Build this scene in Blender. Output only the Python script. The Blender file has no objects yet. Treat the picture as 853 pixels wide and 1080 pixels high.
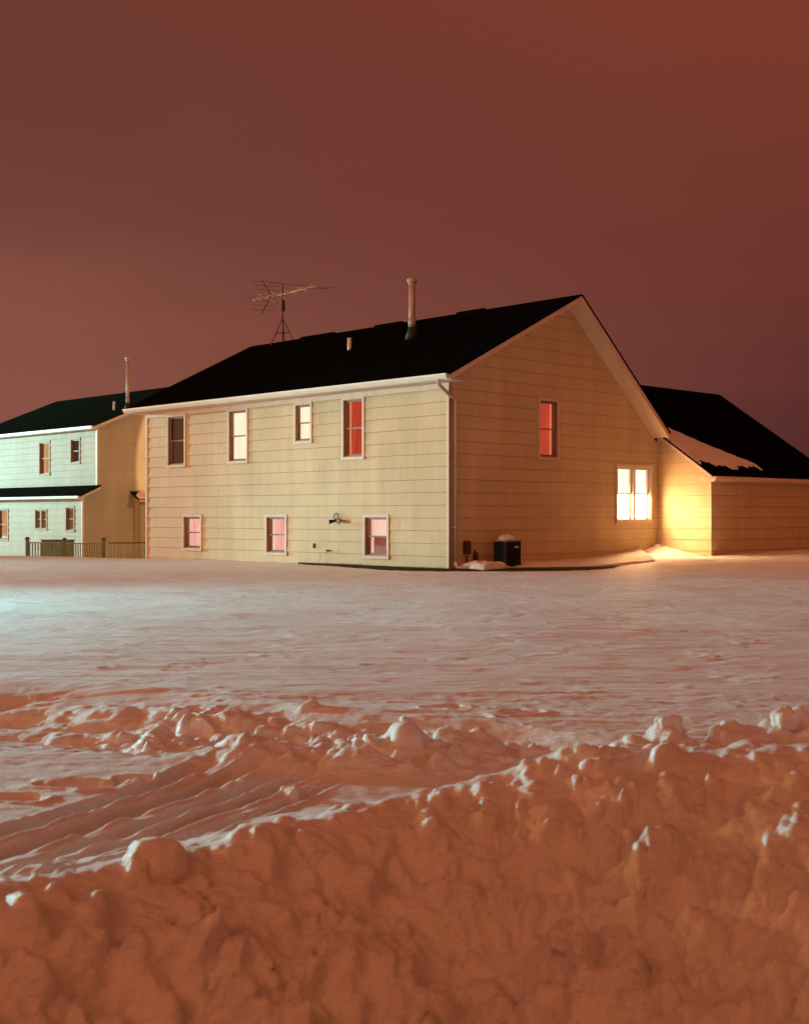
import bpy, bmesh, math, random
import numpy as np
from mathutils import Vector, Matrix

random.seed(7)
sc = bpy.context.scene
COL = sc.collection
R = math.radians

# ------------------------------------------------------------------ materials
def mat(name):
    m = bpy.data.materials.new(name); m.use_nodes = True
    nt = m.node_tree; nt.nodes.clear()
    out = nt.nodes.new('ShaderNodeOutputMaterial')
    return m, nt, out

def node(nt, t, **kw):
    n = nt.nodes.new(t)
    for k, v in kw.items():
        if k.startswith('i_'):
            n.inputs[k[2:].replace('_', ' ')].default_value = v
        else:
            setattr(n, k, v)
    return n

def coord(nt, scale=(1, 1, 1), kind='Object'):
    tc = node(nt, 'ShaderNodeTexCoord'); mp = node(nt, 'ShaderNodeMapping')
    mp.inputs['Scale'].default_value = scale
    nt.links.new(tc.outputs[kind], mp.inputs[0])
    return mp.outputs[0]

def noise(nt, vec, scale, detail=4, rough=.55):
    n = node(nt, 'ShaderNodeTexNoise'); n.inputs['Scale'].default_value = scale
    n.inputs['Detail'].default_value = detail; n.inputs['Roughness'].default_value = rough
    nt.links.new(vec, n.inputs['Vector']); return n.outputs['Fac']

def ramp(nt, fac, stops, interp='LINEAR'):
    r = node(nt, 'ShaderNodeValToRGB'); r.color_ramp.interpolation = interp
    el = r.color_ramp.elements
    while len(el) < len(stops): el.new(.5)
    for e, (p, c) in zip(el, stops):
        e.position = p; e.color = (*c, 1) if len(c) == 3 else c
    nt.links.new(fac, r.inputs[0]); return r.outputs[0]

def pbr(name, col, rough=.6, spec=.3, metal=0, var=.12, vscale=3, stretch=(1, 1, 1), bump=0, bscale=40, bdist=.004):
    m, nt, out = mat(name)
    p = node(nt, 'ShaderNodeBsdfPrincipled')
    p.inputs['Roughness'].default_value = rough
    p.inputs['Specular IOR Level'].default_value = spec
    p.inputs['Metallic'].default_value = metal
    v = coord(nt, stretch)
    f = noise(nt, v, vscale, 5)
    lo = tuple(c * (1 - var) for c in col); hi = tuple(min(1, c * (1 + var)) for c in col)
    nt.links.new(ramp(nt, f, [(.3, lo), (.7, hi)]), p.inputs['Base Color'])
    if bump:
        b = node(nt, 'ShaderNodeBump'); b.inputs['Strength'].default_value = bump
        b.inputs['Distance'].default_value = bdist
        nt.links.new(noise(nt, coord(nt), bscale, 4), b.inputs['Height'])
        nt.links.new(b.outputs[0], p.inputs['Normal'])
    nt.links.new(p.outputs[0], out.inputs[0])
    return m

def siding_mat(name, col):
    m, nt, out = mat(name)
    p = node(nt, 'ShaderNodeBsdfPrincipled')
    p.inputs['Roughness'].default_value = .55; p.inputs['Specular IOR Level'].default_value = .25
    # vertical run-off streaks, broad weathering and fine grain
    streak = noise(nt, coord(nt, (1.6, 1.6, .12)), 1.3, 5, .6)
    blot = noise(nt, coord(nt), .9, 4)
    fine = noise(nt, coord(nt, (1, 1, 6)), 9, 3)
    a = ramp(nt, streak, [(.3, tuple(c * .90 for c in col)), (.66, tuple(min(1, c * 1.06) for c in col))])
    b = ramp(nt, blot, [(.3, (.86, .84, .82)), (.7, (1, 1, 1))])
    c = ramp(nt, fine, [(.3, (.93, .93, .93)), (.7, (1, 1, 1))])
    mx = node(nt, 'ShaderNodeMix', data_type='RGBA', blend_type='MULTIPLY'); mx.inputs[0].default_value = 1
    nt.links.new(a, mx.inputs[6]); nt.links.new(b, mx.inputs[7])
    my = node(nt, 'ShaderNodeMix', data_type='RGBA', blend_type='MULTIPLY'); my.inputs[0].default_value = 1
    nt.links.new(mx.outputs[2], my.inputs[6]); nt.links.new(c, my.inputs[7])
    nt.links.new(my.outputs[2], p.inputs['Base Color'])
    bm_ = node(nt, 'ShaderNodeBump'); bm_.inputs['Strength'].default_value = .25; bm_.inputs['Distance'].default_value = .004
    nt.links.new(noise(nt, coord(nt, (1, 1, 5)), 14, 4), bm_.inputs['Height'])
    nt.links.new(bm_.outputs[0], p.inputs['Normal'])
    nt.links.new(p.outputs[0], out.inputs[0])
    return m

def emit_mat(name, col, strength, fold=0., vgrad=None):
    """lit blind or curtain: light seen through cloth, with soft folds"""
    m, nt, out = mat(name)
    e = node(nt, 'ShaderNodeEmission'); e.inputs['Strength'].default_value = strength
    f = noise(nt, coord(nt, (4, 4, .5)), 1.6, 2)
    lo = tuple(c * (1 - fold) for c in col)
    nt.links.new(ramp(nt, f, [(.35, lo), (.62, col)]), e.inputs['Color'])
    nt.links.new(e.outputs[0], out.inputs[0])
    return m

def glass_mat():
    m, nt, out = mat('window_glass')
    t = node(nt, 'ShaderNodeBsdfTransparent'); t.inputs[0].default_value = (.93, .94, .93, 1)
    g = node(nt, 'ShaderNodeBsdfGlossy'); g.inputs['Roughness'].default_value = .03
    lw = node(nt, 'ShaderNodeLayerWeight'); lw.inputs[0].default_value = .5
    pw = node(nt, 'ShaderNodeMath', operation='POWER'); pw.inputs[1].default_value = 5; nt.links.new(lw.outputs['Facing'], pw.inputs[0])
    fr = node(nt, 'ShaderNodeMath', operation='MULTIPLY_ADD'); fr.inputs[1].default_value = .9; fr.inputs[2].default_value = .03; nt.links.new(pw.outputs[0], fr.inputs[0])
    mx = node(nt, 'ShaderNodeMixShader')
    nt.links.new(fr.outputs[0], mx.inputs[0]); nt.links.new(t.outputs[0], mx.inputs[1]); nt.links.new(g.outputs[0], mx.inputs[2])
    nt.links.new(mx.outputs[0], out.inputs[0])
    return m

def snow_mat():
    m, nt, out = mat('snow')
    p = node(nt, 'ShaderNodeBsdfPrincipled')
    p.inputs['Roughness'].default_value = .55; p.inputs['Specular IOR Level'].default_value = .25
    dirt = noise(nt, coord(nt), 1.1, 6, .65)
    speck = noise(nt, coord(nt), 55, 2)
    a = ramp(nt, dirt, [(.25, (.76, .745, .74)), (.6, (.87, .875, .89))])
    b = ramp(nt, speck, [(.2, (.62, .55, .5)), (.27, (1, 1, 1))])
    mx = node(nt, 'ShaderNodeMix', data_type='RGBA', blend_type='MULTIPLY'); mx.inputs[0].default_value = .8
    nt.links.new(a, mx.inputs[6]); nt.links.new(b, mx.inputs[7])
    nt.links.new(mx.outputs[2], p.inputs['Base Color'])
    b1 = node(nt, 'ShaderNodeBump'); b1.inputs['Strength'].default_value = .9; b1.inputs['Distance'].default_value = .035
    nt.links.new(noise(nt, coord(nt, (.45, 1.3, 1)), 15, 6, .7), b1.inputs['Height'])
    b2 = node(nt, 'ShaderNodeBump'); b2.inputs['Strength'].default_value = .8; b2.inputs['Distance'].default_value = .006
    nt.links.new(noise(nt, coord(nt), 90, 4, .6), b2.inputs['Height'])
    nt.links.new(b1.outputs[0], b2.inputs['Normal'])
    nt.links.new(b2.outputs[0], p.inputs['Normal'])
    nt.links.new(p.outputs[0], out.inputs[0])
    return m

M = dict(
    siding=siding_mat('cream_lap_siding', (.66, .54, .34)),
    siding2=siding_mat('pale_lap_siding', (.50, .45, .34)),
    gap=pbr('siding_gap_and_lap_shade', (.24, .17, .11), .9, .05),  # board joints, and the shade line painted under each lap
    gap_shade2=pbr('pale_gap_and_lap_shade', (.34, .31, .23), .9, .05),  # neighbour's siding: joints plus painted lap shade
    trim=pbr('painted_trim', (.66, .55, .45), .5, .3, var=.08, vscale=4, bump=.2),
    sash=pbr('brown_sash', (.30, .19, .12), .5, .3),
    vinyl=pbr('white_gutter', (.74, .73, .68), .4, .4, var=.08, vscale=2, stretch=(1, 1, 4)),
    downspout=pbr('tan_downspout', (.52, .40, .31), .45, .4, var=.12),
    shingle=pbr('dark_asphalt_shingles', (.0045, .0045, .0048), 1, .0, var=.4, vscale=7, bump=.5, bscale=30, bdist=.01),
    shingle2=pbr('cyan_tinted_shingles', (.010, .018, .014), 1, .0, var=.35, vscale=7, bump=.5, bscale=30, bdist=.01),  # green cast is the cyan lamp's light put into the colour
    pipe=pbr('galvanised_flue', (.42, .36, .32), .45, .5, metal=.1, var=.25, stretch=(3, 3, .6)),
    darkmetal=pbr('dark_metal', (.02, .02, .02), .6, .3, var=.3),
    acmetal=pbr('dark_unit_housing', (.012, .013, .014), .5, .3, var=.3),
    actop=pbr('unit_top_grey', (.30, .27, .24), .5, .4),
    badge=pbr('light_badge', (.7, .68, .65), .4, .4),
    antenna=pbr('aluminium_rod', (.48, .52, .54), .4, .5, metal=.2),
    rust=pbr('rusty_mast', (.12, .06, .045), .7, .3, var=.4, vscale=9),
    meter=pbr('brown_meter_box', (.09, .045, .035), .6, .3, var=.25),
    brass=pbr('old_brass', (.10, .07, .04), .5, .5),
    lampglass=pbr('frosted_lamp', (.6, .58, .55), .3, .5),
    wood=pbr('green_stained_wood', (.15, .20, .15), .8, .2, var=.3, vscale=5, stretch=(1, 1, .2)),
    woodlight=pbr('weathered_rail', (.24, .29, .20), .8, .2, var=.2, vscale=5, stretch=(1, 1, .2)),
    wooddark=pbr('dark_rail', (.09, .065, .04), .8, .2, var=.3),
    grassbase=pbr('dead_turf', (.055, .045, .02), .95, .05, var=.4, vscale=20, bump=.6, bscale=60, bdist=.01),
    blade=pbr('grass_blade', (.10, .09, .035), .8, .1, var=.4, vscale=12),
    glass=glass_mat(),
    snow=snow_mat(),
    darkblind=pbr('unlit_blind', (.16, .12, .10), .7, .2, var=.15, stretch=(1, 1, 30), vscale=3),
    dimroom=emit_mat('dim_room', (.10, .045, .03), 1, .5),
    cream=emit_mat('cream_blind', (1.0, .81, .58), 1.4, .08),
    red=emit_mat('red_curtain', (.70, .072, .032), 1, .3),
    redglow=emit_mat('red_room_glow', (.98, .27, .14), 1.0, .1),
    pink=emit_mat('pink_curtain', (1.0, .45, .38), 1.25, .25),
    pinkdim=emit_mat('pink_curtain_low', (.36, .085, .06), 1, .4),
    pinkglow=emit_mat('pink_room_glow', (1.0, .62, .50), 1.25, .15),
    amber=emit_mat('amber_blind', (.85, .44, .18), 1, .35),
    amberdim=emit_mat('amber_dim_blind', (.35, .15, .06), 1, .5),
    brighttop=emit_mat('pale_top_sheer', (1.0, .80, .58), 2.2, .35),
    bright=emit_mat('bright_sheer', (1.0, .54, .23), 100, .22),
)

# ------------------------------------------------------------------ helpers
def obj(name, bm, mats, parent=None, smooth=False, label=None):
    me = bpy.data.meshes.new(name)
    bmesh.ops.recalc_face_normals(bm, faces=bm.faces[:])
    bm.to_mesh(me); bm.free()
    for m in (mats if isinstance(mats, (list, tuple)) else [mats]): me.materials.append(M[m] if isinstance(m, str) else m)
    o = bpy.data.objects.new(name, me); COL.objects.link(o)
    if parent: o.parent = parent
    if smooth:
        for p in me.polygons: p.use_smooth = True
    if label: o['label'] = label
    return o

def tag(o, label=None, cat=None, group=None, kind=None):
    if label: o['label'] = label
    if cat: o['category'] = cat
    if group: o['group'] = group
    if kind: o['kind'] = kind
    return o

def empty(name, loc, rz=0, parent=None):
    o = bpy.data.objects.new(name, None); COL.objects.link(o)
    o.location = loc; o.rotation_euler = (0, 0, rz); o.empty_display_size = .3
    if parent: o.parent = parent
    return o

def box(bm, p0, p1, mi=0, bev=0):
    x0, y0, z0 = [min(a, b) for a, b in zip(p0, p1)]; x1, y1, z1 = [max(a, b) for a, b in zip(p0, p1)]
    vs = [bm.verts.new(c) for c in ((x0, y0, z0), (x1, y0, z0), (x1, y1, z0), (x0, y1, z0), (x0, y0, z1), (x1, y0, z1), (x1, y1, z1), (x0, y1, z1))]
    fs = [bm.faces.new([vs[i] for i in q]) for q in ((0, 3, 2, 1), (4, 5, 6, 7), (0, 1, 5, 4), (1, 2, 6, 5), (2, 3, 7, 6), (3, 0, 4, 7))]
    for f in fs: f.material_index = mi
    if bev:
        es = list({e for f in fs for e in f.edges})
        bmesh.ops.bevel(bm, geom=es, offset=bev, segments=2, affect='EDGES')

def prism(bm, pts, vec, mi=0):
    """polygon pts (3D) extruded by vec"""
    a = [bm.verts.new(p) for p in pts]; b = [bm.verts.new(Vector(p) + Vector(vec)) for p in pts]
    n = len(pts)
    fs = [bm.faces.new(a), bm.faces.new(b[::-1])] + [bm.faces.new((a[i], b[i], b[(i + 1) % n], a[(i + 1) % n])) for i in range(n)]
    for f in fs: f.material_index = mi

def tube(bm, path, r, seg=10, mi=0, cap=True):
    pts = [Vector(p) for p in path]; rings = []
    rr = r if isinstance(r, (list, tuple)) else [r] * len(pts)
    for i, p in enumerate(pts):
        d = (pts[min(i + 1, len(pts) - 1)] - pts[max(i - 1, 0)]).normalized()
        up = Vector((0, 0, 1)) if abs(d.z) < .9 else Vector((1, 0, 0))
        s = d.cross(up).normalized(); t = d.cross(s).normalized()
        rings.append([bm.verts.new(p + rr[i] * (math.cos(2 * math.pi * k / seg) * s + math.sin(2 * math.pi * k / seg) * t)) for k in range(seg)])
    for a, b in zip(rings, rings[1:]):
        for k in range(seg):
            bm.faces.new((a[k], a[(k + 1) % seg], b[(k + 1) % seg], b[k])).material_index = mi
    if cap:
        bm.faces.new(rings[0]).material_index = mi; bm.faces.new(rings[-1][::-1]).material_index = mi

# wall maps: (s along wall, z, o outward) -> local house coordinates
def mapL(X): return lambda s, z, o=0: (X - o, s, z)          # wall facing -X, s = Y
def mapR(Y): return lambda s, z, o=0: (s, Y - o, z)          # wall facing -Y, s = X

LAP = .281
def siding(bm, P, s0, s1, z0, z1, holes=(), joints=(), lap=LAP, thick=.020, roofline=None):
    k = math.floor(z0 / lap)
    rnd = random.Random(int(s0 * 100 + s1 * 37 + z1 * 11))
    while k * lap < z1 - 1e-4:
        a, b = max(z0, k * lap), min(z1, (k + 1) * lap)
        cuts = sorted({a, b} | {round(h[i], 4) for h in holes for i in (2, 3) if a < h[i] < b})
        for c, d in zip(cuts, cuts[1:]):
            segs = [(s0, s1)]
            for h in holes:
                if h[2] < d - 1e-4 and h[3] > c + 1e-4:
                    n = []
                    for u, v in segs:
                        if h[0] > u and h[1] < v: n += [(u, h[0]), (h[1], v)]
                        elif h[1] <= u or h[0] >= v: n.append((u, v))
                        elif h[0] <= u: n.append((h[1], v))
                        else: n.append((u, h[0]))
                    segs = [q for q in n if q[1] - q[0] > 1e-3]
            oc = thick * (1 - (c - k * lap) / lap); od = thick * (1 - (d - k * lap) / lap)
            for u, v in segs:
                n = max(1, int((v - u) / .9))
                for q in range(n):
                    p, r = u + (v - u) * q / n, u + (v - u) * (q + 1) / n
                    f = bm.faces.new([bm.verts.new(P(*t)) for t in ((p, c, oc), (r, c, oc), (r, d, od), (p, d, od))])
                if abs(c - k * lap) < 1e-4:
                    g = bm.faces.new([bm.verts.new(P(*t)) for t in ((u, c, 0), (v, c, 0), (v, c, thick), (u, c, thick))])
                    # dark strip painting the shade line under the board edge
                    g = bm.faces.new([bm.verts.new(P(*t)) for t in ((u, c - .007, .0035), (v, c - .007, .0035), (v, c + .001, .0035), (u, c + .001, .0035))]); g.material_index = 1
        for j, js in enumerate(joints):
            if (k + j) % len(joints) == 0:
                for s in js:
                    s = s + rnd.uniform(-.02, .02)
                    if s0 < s < s1 and not any(h[0] - .1 < s < h[1] + .1 and h[2] < b and h[3] > a for h in holes):
                        f = bm.faces.new([bm.verts.new(P(*t)) for t in ((s - .0035, a, thick + .002), (s + .0035, a, thick + .002), (s + .0035, b, .002), (s - .0035, b, .002))])
                        f.material_index = 1
        k += 1

def wbox(bm, P, s0, s1, z0, z1, o0, o1, mi=0, bev=0):
    box(bm, P(s0, z0, o0), P(s1, z1, o1), mi, bev)

def window(parent, P, s0, s1, z0, z1, curtain, low=None, glow=None, gapside=0, sashmat='sash', trimmat='trim', double=False, proud=.04, cw=.065, label=None, gap=.16):
    """double-hung window; (s0..s1, z0..z1) is the outside of the casing. returns the opening"""
    h = (s0 + cw, s1 - cw, z0 + cw, z1 - cw)
    bm = bmesh.new()
    wbox(bm, P, s0, s1, z1 - cw, z1, -.02, proud); wbox(bm, P, s0, s0 + cw, z0 + cw, z1 - cw, -.02, proud)
    wbox(bm, P, s1 - cw, s1, z0 + cw, z1 - cw, -.02, proud); wbox(bm, P, s0 - .012, s1 + .012, z0, z0 + cw, -.02, proud + .015)
    root = obj('window', bm, trimmat, parent, label=label)
    a0, a1, b0, b1 = h
    bm = bmesh.new()   # jamb lining
    t = .02
    wbox(bm, P, a0 - .001, a0 + t, b0, b1, -.15, .012); wbox(bm, P, a1 - t, a1 + .001, b0, b1, -.15, .012)
    wbox(bm, P, a0 + t, a1 - t, b1 - t, b1 + .001, -.15, .012); wbox(bm, P, a0 + t, a1 - t, b0 - .001, b0 + t + .01, -.15, .012)
    obj('jamb', bm, sashmat, root)
    cols = [(a0 + t, a1 - t)]
    if double:
        m = (a0 + a1) / 2
        bm = bmesh.new(); wbox(bm, P, m - .045, m + .045, b0 + t, b1 - t, -.12, proud - .01); obj('mullion', bm, trimmat, root)
        cols = [(a0 + t, m - .046), (m + .046, a1 - t)]
    zm = (b0 + b1) / 2
    for c0, c1 in cols:
        for up in (1, 0):
            y0, y1 = (zm - .015, b1 - t - .001) if up else (b0 + t + .011, zm + .02)
            o = -.03 if up else -.062
            w = .034
            bm = bmesh.new()
            wbox(bm, P, c0 + .001, c0 + w, y0 + w, y1 - w, o - .028, o); wbox(bm, P, c1 - w, c1 - .001, y0 + w, y1 - w, o - .028, o)
            wbox(bm, P, c0 + .001, c1 - .001, y0, y0 + w, o - .028, o); wbox(bm, P, c0 + .001, c1 - .001, y1 - w, y1, o - .028, o)
            obj('sash', bm, sashmat, root)
            bm = bmesh.new(); wbox(bm, P, c0 + w - .004, c1 - w + .004, y0 + w - .004, y1 - w + .004, o - .016, o - .012)
            obj('pane', bm, 'glass', root)
        g = (c1 - c0) * gap if glow else 0
        q0, q1 = (c0 - .01, c1 + .01)
        if gapside > 0: q1 -= g
        elif gapside < 0: q0 += g
        for up in (1, 0):
            m_ = curtain if up or low is None else low
            bm = bmesh.new()
            y0, y1 = (zm, b1) if up else (b0, zm - .001)
            n = 24; V = []
            for i in range(n + 1):
                s = q0 + (q1 - q0) * i / n; o = -.115 - .006 * math.sin(i * 1.9) - .004 * math.sin(i * .7)
                V.append((bm.verts.new(P(s, y0, o)), bm.verts.new(P(s, y1, o))))
            for u, v in zip(V, V[1:]): bm.faces.new((u[0], v[0], v[1], u[1]))
            obj('curtain', bm, m_, root, smooth=True)
    if glow:
        bm = bmesh.new(); wbox(bm, P, a0 - .06, a1 + .06, b0 - .05, b1 + .05, -.19, -.18)
        obj('room_glow_panel', bm, glow, root)  # emissive panel standing in for the lit room behind the curtain
    return h

def hole(s0, s1, z0, z1, cw=.065): return (s0 + cw, s1 - cw, z0 + cw, z1 - cw)

def clip(bm, co, no):
    bmesh.ops.bisect_plane(bm, geom=bm.verts[:] + bm.edges[:] + bm.faces[:], plane_co=co, plane_no=no, clear_outer=True)

# =================================================================== MAIN HOUSE
RZ = math.atan2(.69663, .71743)
house = empty('tan_house', (.955, 27.2, 0), RZ)
tag(house, 'large tan lap-sided house with black roof and red and pink lit windows', 'house')
YL = 11.88; XR = 7.83; EZ = 4.19; RX = 4.01; RZT = 6.40
sL = (RZT - EZ) / (RX + .5); sR = .85
def roofz(x): return EZ + sL * (x + .5) if x < RX else RZT - sR * (x - RX)

PL = mapL(0); PG = mapR(0)
WL = [  # left wall windows: s0,s1,z0,z1,curtain,low,glow,gapside,label
    (9.92, 10.83, 2.50, 3.97, 'darkblind', None, None, 0, 'unlit window with grey-brown blind', .1),
    (7.12, 7.99, 2.52, 3.96, 'cream', None, None, 0, 'tall window with glowing cream blind', .1),
    (4.56, 5.25, 2.93, 3.95, 'cream', None, None, 0, 'short window with glowing cream blind', .1),
    (2.68, 3.47, 2.48, 3.96, 'red', None, 'redglow', 1, 'tall window with glowing red curtain on the long wall', .18),
    (9.16, 10.06, .22, 1.20, 'pink', None, 'pinkglow', 1, 'small pink-lit basement window at the far end', .12),
    (5.53, 6.40, .18, 1.20, 'pink', None, 'pinkglow', 1, 'small pink-lit basement window in the middle', .2),
    (1.85, 2.72, .18, 1.20, 'pinkglow', 'pinkdim', 'pink', 1, 'pink-lit basement window whose lower half is dim', .2),
]
bm = bmesh.new()
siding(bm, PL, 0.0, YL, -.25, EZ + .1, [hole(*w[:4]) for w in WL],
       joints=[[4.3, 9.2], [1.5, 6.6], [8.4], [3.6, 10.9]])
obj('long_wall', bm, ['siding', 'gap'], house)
for (a, b, c, d, cu, lo, gl, gs, lb, gp) in WL:
    window(house, PL, a, b, c, d, cu, lo, gl, gs, label=lb, gap=gp)
# gable wall
GW = (2.98, 3.76, 2.48, 3.93); DW = (6.00, 7.55, .98, 2.46)
bm = bmesh.new()
siding(bm, PG, 0.0, XR, -.25, RZT, [hole(*GW), hole(*DW)],
       joints=[[2.0, 5.4], [4.1], [5.4], [1.2, 6.4]])
clip(bm, (0, 0, EZ + sL * .5 - .14), (-sL, 0, 1)); clip(bm, (RX, 0, RZT - .14), (sR, 0, 1))
obj('gable_wall', bm, ['siding', 'gap'], house)
window(house, PG, *GW, 'red', None, 'redglow', 1, label='red-lit window high on the gable wall', gap=.17)
window(house, PG, *DW, 'brighttop', 'bright', None, 0, sashmat='trim', double=True, label='wide double window glowing bright warm white')
# far walls (never seen from the photo but the house is closed)
bm = bmesh.new()
siding(bm, lambda s, z, o=0: (s, YL + o, z), 0, XR, -.25, RZT)
clip(bm, (0, 0, EZ + sL * .5 - .14), (-sL, 0, 1)); clip(bm, (RX, 0, RZT - .14), (sR, 0, 1))
obj('rear_gable_wall', bm, ['siding', 'gap'], house)
bm = bmesh.new(); siding(bm, lambda s, z, o=0: (XR + o, s, z), 0, YL, -.25, 3.1); obj('rear_wall', bm, ['siding', 'gap'], house)

# roof: two slabs
def slab(x0, z0, x1, z1, y0, y1, t, name, m, parent):
    bm = bmesh.new()
    prism(bm, [(x0, y0, z0), (x1, y0, z1), (x1, y0, z1 - t), (x0, y0, z0 - t)], (0, y1 - y0, 0))
    return obj(name, bm, m, parent)
def shingled(x0, z0, x1, z1, y0, y1, t, name, m, parent):
    """roof slope built as stepped shingle courses"""
    bm = bmesh.new(); L = math.hypot(x1 - x0, z1 - z0); n = int(L / .14)
    ux, uz = (x1 - x0) / L, (z1 - z0) / L; nx, nz = (-uz, ux) if ux > 0 else (uz, -ux)
    prof = [(x0, z0 - t)]
    for i in range(n):
        a, b = L * i / n, L * (i + 1) / n
        prof += [(x0 + ux * a + nx * .010, z0 + uz * a + nz * .010), (x0 + ux * b + nx * .001, z0 + uz * b + nz * .001)]
    prof.append((x1, z1 - t))
    prism(bm, [(x, y0, z) for x, z in prof], (0, y1 - y0, 0))
    return obj(name, bm, m, parent)
OV = .5
shingled(-.5, EZ, RX, RZT, -OV - .02, YL + .4, .035, 'roof', 'shingle', house)
xe = 7.66; shingled(xe, RZT - sR * (xe - RX), RX + .001, RZT, -OV - .02, YL + .4, .035, 'roof', 'shingle', house)
# soffit and bargeboards
bm = bmesh.new()
def strip(x0, z0, x1, z1, y0, y1, dz, t): prism(bm, [(x0, y0, z0 - dz), (x1, y0, z1 - dz), (x1, y0, z1 - dz - t), (x0, y0, z0 - dz - t)], (0, y1 - y0, 0))
ze = RZT - sR * (xe - RX)
strip(-.46, EZ + sL * .04, RX, RZT, -OV, -OV + .035, .036, .12); strip(RX, RZT, xe - .03, ze + .025, -OV, -OV + .035, .036, .14)
obj('bargeboard', bm, 'trim', house)
bm = bmesh.new()
strip(-.46, EZ + .02, RX, RZT, -OV + .036, YL + .38, .125, .012); strip(RX + .002, RZT, xe - .03, ze + .025, -OV + .036, YL + .38, .135, .012)
obj('soffit', bm, 'trim', house)
bm = bmesh.new()  # gutter along the eave: K profile, open top
gy0, gy1 = -OV + .03, YL + .35
pr = [(-.47, EZ - .015), (-.47, EZ - .12), (-.54, EZ - .12), (-.585, EZ - .05), (-.585, EZ - .01), (-.575, EZ - .01), (-.575, EZ - .05), (-.535, EZ - .11), (-.48, EZ - .11), (-.48, EZ - .015)]
prism(bm, [(x, gy0, z) for x, z in pr], (0, gy1 - gy0, 0))
for y in (gy0, gy1 - .004): prism(bm, [(x, y, z) for x, z in ((-.47, EZ - .015), (-.47, EZ - .12), (-.54, EZ - .12), (-.585, EZ - .05), (-.585, EZ - .015))], (0, .004, 0))
obj('gutter', bm, 'vinyl', house)
bm = bmesh.new()  # flat eave soffit + frieze
box(bm, (-.468, -OV + .04, EZ - .135), (-.002, YL + .37, EZ - .122)); box(bm, (-.468, -OV + .04, EZ - .122), (-.45, YL + .37, EZ + .0))
box(bm, (-.034, .03, EZ - .26), (-.022, YL - .03, EZ - .137))
obj('eave_soffit', bm, 'trim', house)
# corner trims
bm = bmesh.new(); box(bm, (-.030, -.030, -.25), (.0, .03, EZ - .14)); obj('corner_trim', bm, 'trim', house)
bm = bmesh.new(); box(bm, (.002, -.032, -.25), (.05, .0, EZ - .02)); obj('corner_trim', bm, 'sash', house)
bm = bmesh.new(); box(bm, (-.030, YL - .06, -.25), (.0, YL + .03, EZ - .14)); obj('corner_trim', bm, 'trim', house)
# downspout: outlet under the gutter end, two elbows, long drop, kick-out shoe
bm = bmesh.new()
xw = .145
path = [(-.52, -.20, EZ - .11), (-.52, -.20, EZ - .19), (-.50, -.19, EZ - .23), (-.05, -.085, EZ - .42), (xw - .04, -.075, EZ - .46), (xw, -.07, EZ - .52), (xw, -.07, .16)]
tube(bm, path, .042, 8)
obj('downspout', bm, 'downspout', house, smooth=True)
bm = bmesh.new()
tube(bm, [(xw, -.07, .17), (xw, -.075, .09), (xw + .03, -.12, .04), (xw + .16, -.40, .035)], [.043, .043, .043, .046], 8)
obj('downspout_shoe', bm, 'vinyl', house, smooth=True)
for z in (.9, 2.3):
    bm = bmesh.new(); box(bm, (xw - .055, -.117, z), (xw + .055, -.02, z + .03)); obj('downspout_strap', bm, 'downspout', house)

def flue(x, y, z0, z1, r, parent, name='flue_pipe'):
    bm = bmesh.new(); tube(bm, [(x, y, z0 - .2), (x, y, z1 - .12)], r, 14)
    fl = obj(name, bm, 'pipe', parent, smooth=True)
    bm = bmesh.new(); tube(bm, [(x, y, z1 - .20), (x, y, z1 - .14), (x, y, z1 - .135), (x, y, z1 - .05), (x, y, z1)], [r + .006, r + .006, r + .035, r + .04, r * .6], 14)
    obj('rain_cap', bm, 'pipe', fl)
    bm = bmesh.new(); tube(bm, [(x, y, z0 - .06), (x, y, z0 + .14), (x, y, z0 + .26)], [r + .10, r + .04, r + .01], 14)
    obj('flashing', bm, 'darkmetal', fl, smooth=True)
    bm = bmesh.new(); tube(bm, [(x, y, z0 + .26), (x, y, z0 + .50)], r + .012, 14); obj('collar', bm, 'pipe', fl, smooth=True)
def stack(x, y, z0, z1, parent):
    bm = bmesh.new(); tube(bm, [(x, y, z0 - .1), (x, y, z1)], .055, 12); obj('vent_stack', bm, 'vinyl', parent, smooth=True)
flue(2.45, 3.62, roofz(2.45), 7.15, .085, house)
stack(2.2, 5.70, roofz(2.2) - .05, roofz(2.2) + .30, house)
for y0, y1 in ((8.4, 9.7), (5.6, 6.5), (2.6, 3.4)):
    bm = bmesh.new()
    prism(bm, [(RX - .22, y0, RZT - .10), (RX - .18, y0, RZT + .0), (RX, y0, RZT + .045), (RX + .16, y0, RZT + .0), (RX + .16, y0, RZT - .13)], (0, y1 - y0, 0))
    obj('ridge_vent', bm, 'shingle', house)

# things fixed to the walls
bm = bmesh.new()   # twin floodlight: plate, arched conduit, two heads
wbox(bm, PL, 3.55, 3.72, 1.02, 1.10, .0, .05, bev=.01)
arch = [PL(3.50 + .13 + .085 * math.cos(t), 1.10 + .13 * math.sin(t), .06) for t in [i * math.pi / 10 for i in range(11)]]
tube(bm, arch, .011, 6)
tube(bm, [PL(3.70, 1.05, .05), PL(3.76, 1.02, .18)], [.03, .055], 10)
tube(bm, [PL(3.56, 1.05, .05), PL(3.40, 1.05, .20)], [.03, .055], 10)
fl = obj('floodlight', bm, 'darkmetal', house)
for q in ([PL(3.76, 1.02, .181), PL(3.768, 1.018, .195)], [PL(3.40, 1.05, .201), PL(3.39, 1.05, .215)]):
    bm = bmesh.new(); tube(bm, q, [.045, .03], 10); obj('lamp_head', bm, 'lampglass', fl)
bm = bmesh.new(); wbox(bm, PL, 4.46, 4.52, .38, .50, .0, .05, bev=.008); obj('outlet_box', bm, 'brass', house)
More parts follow.
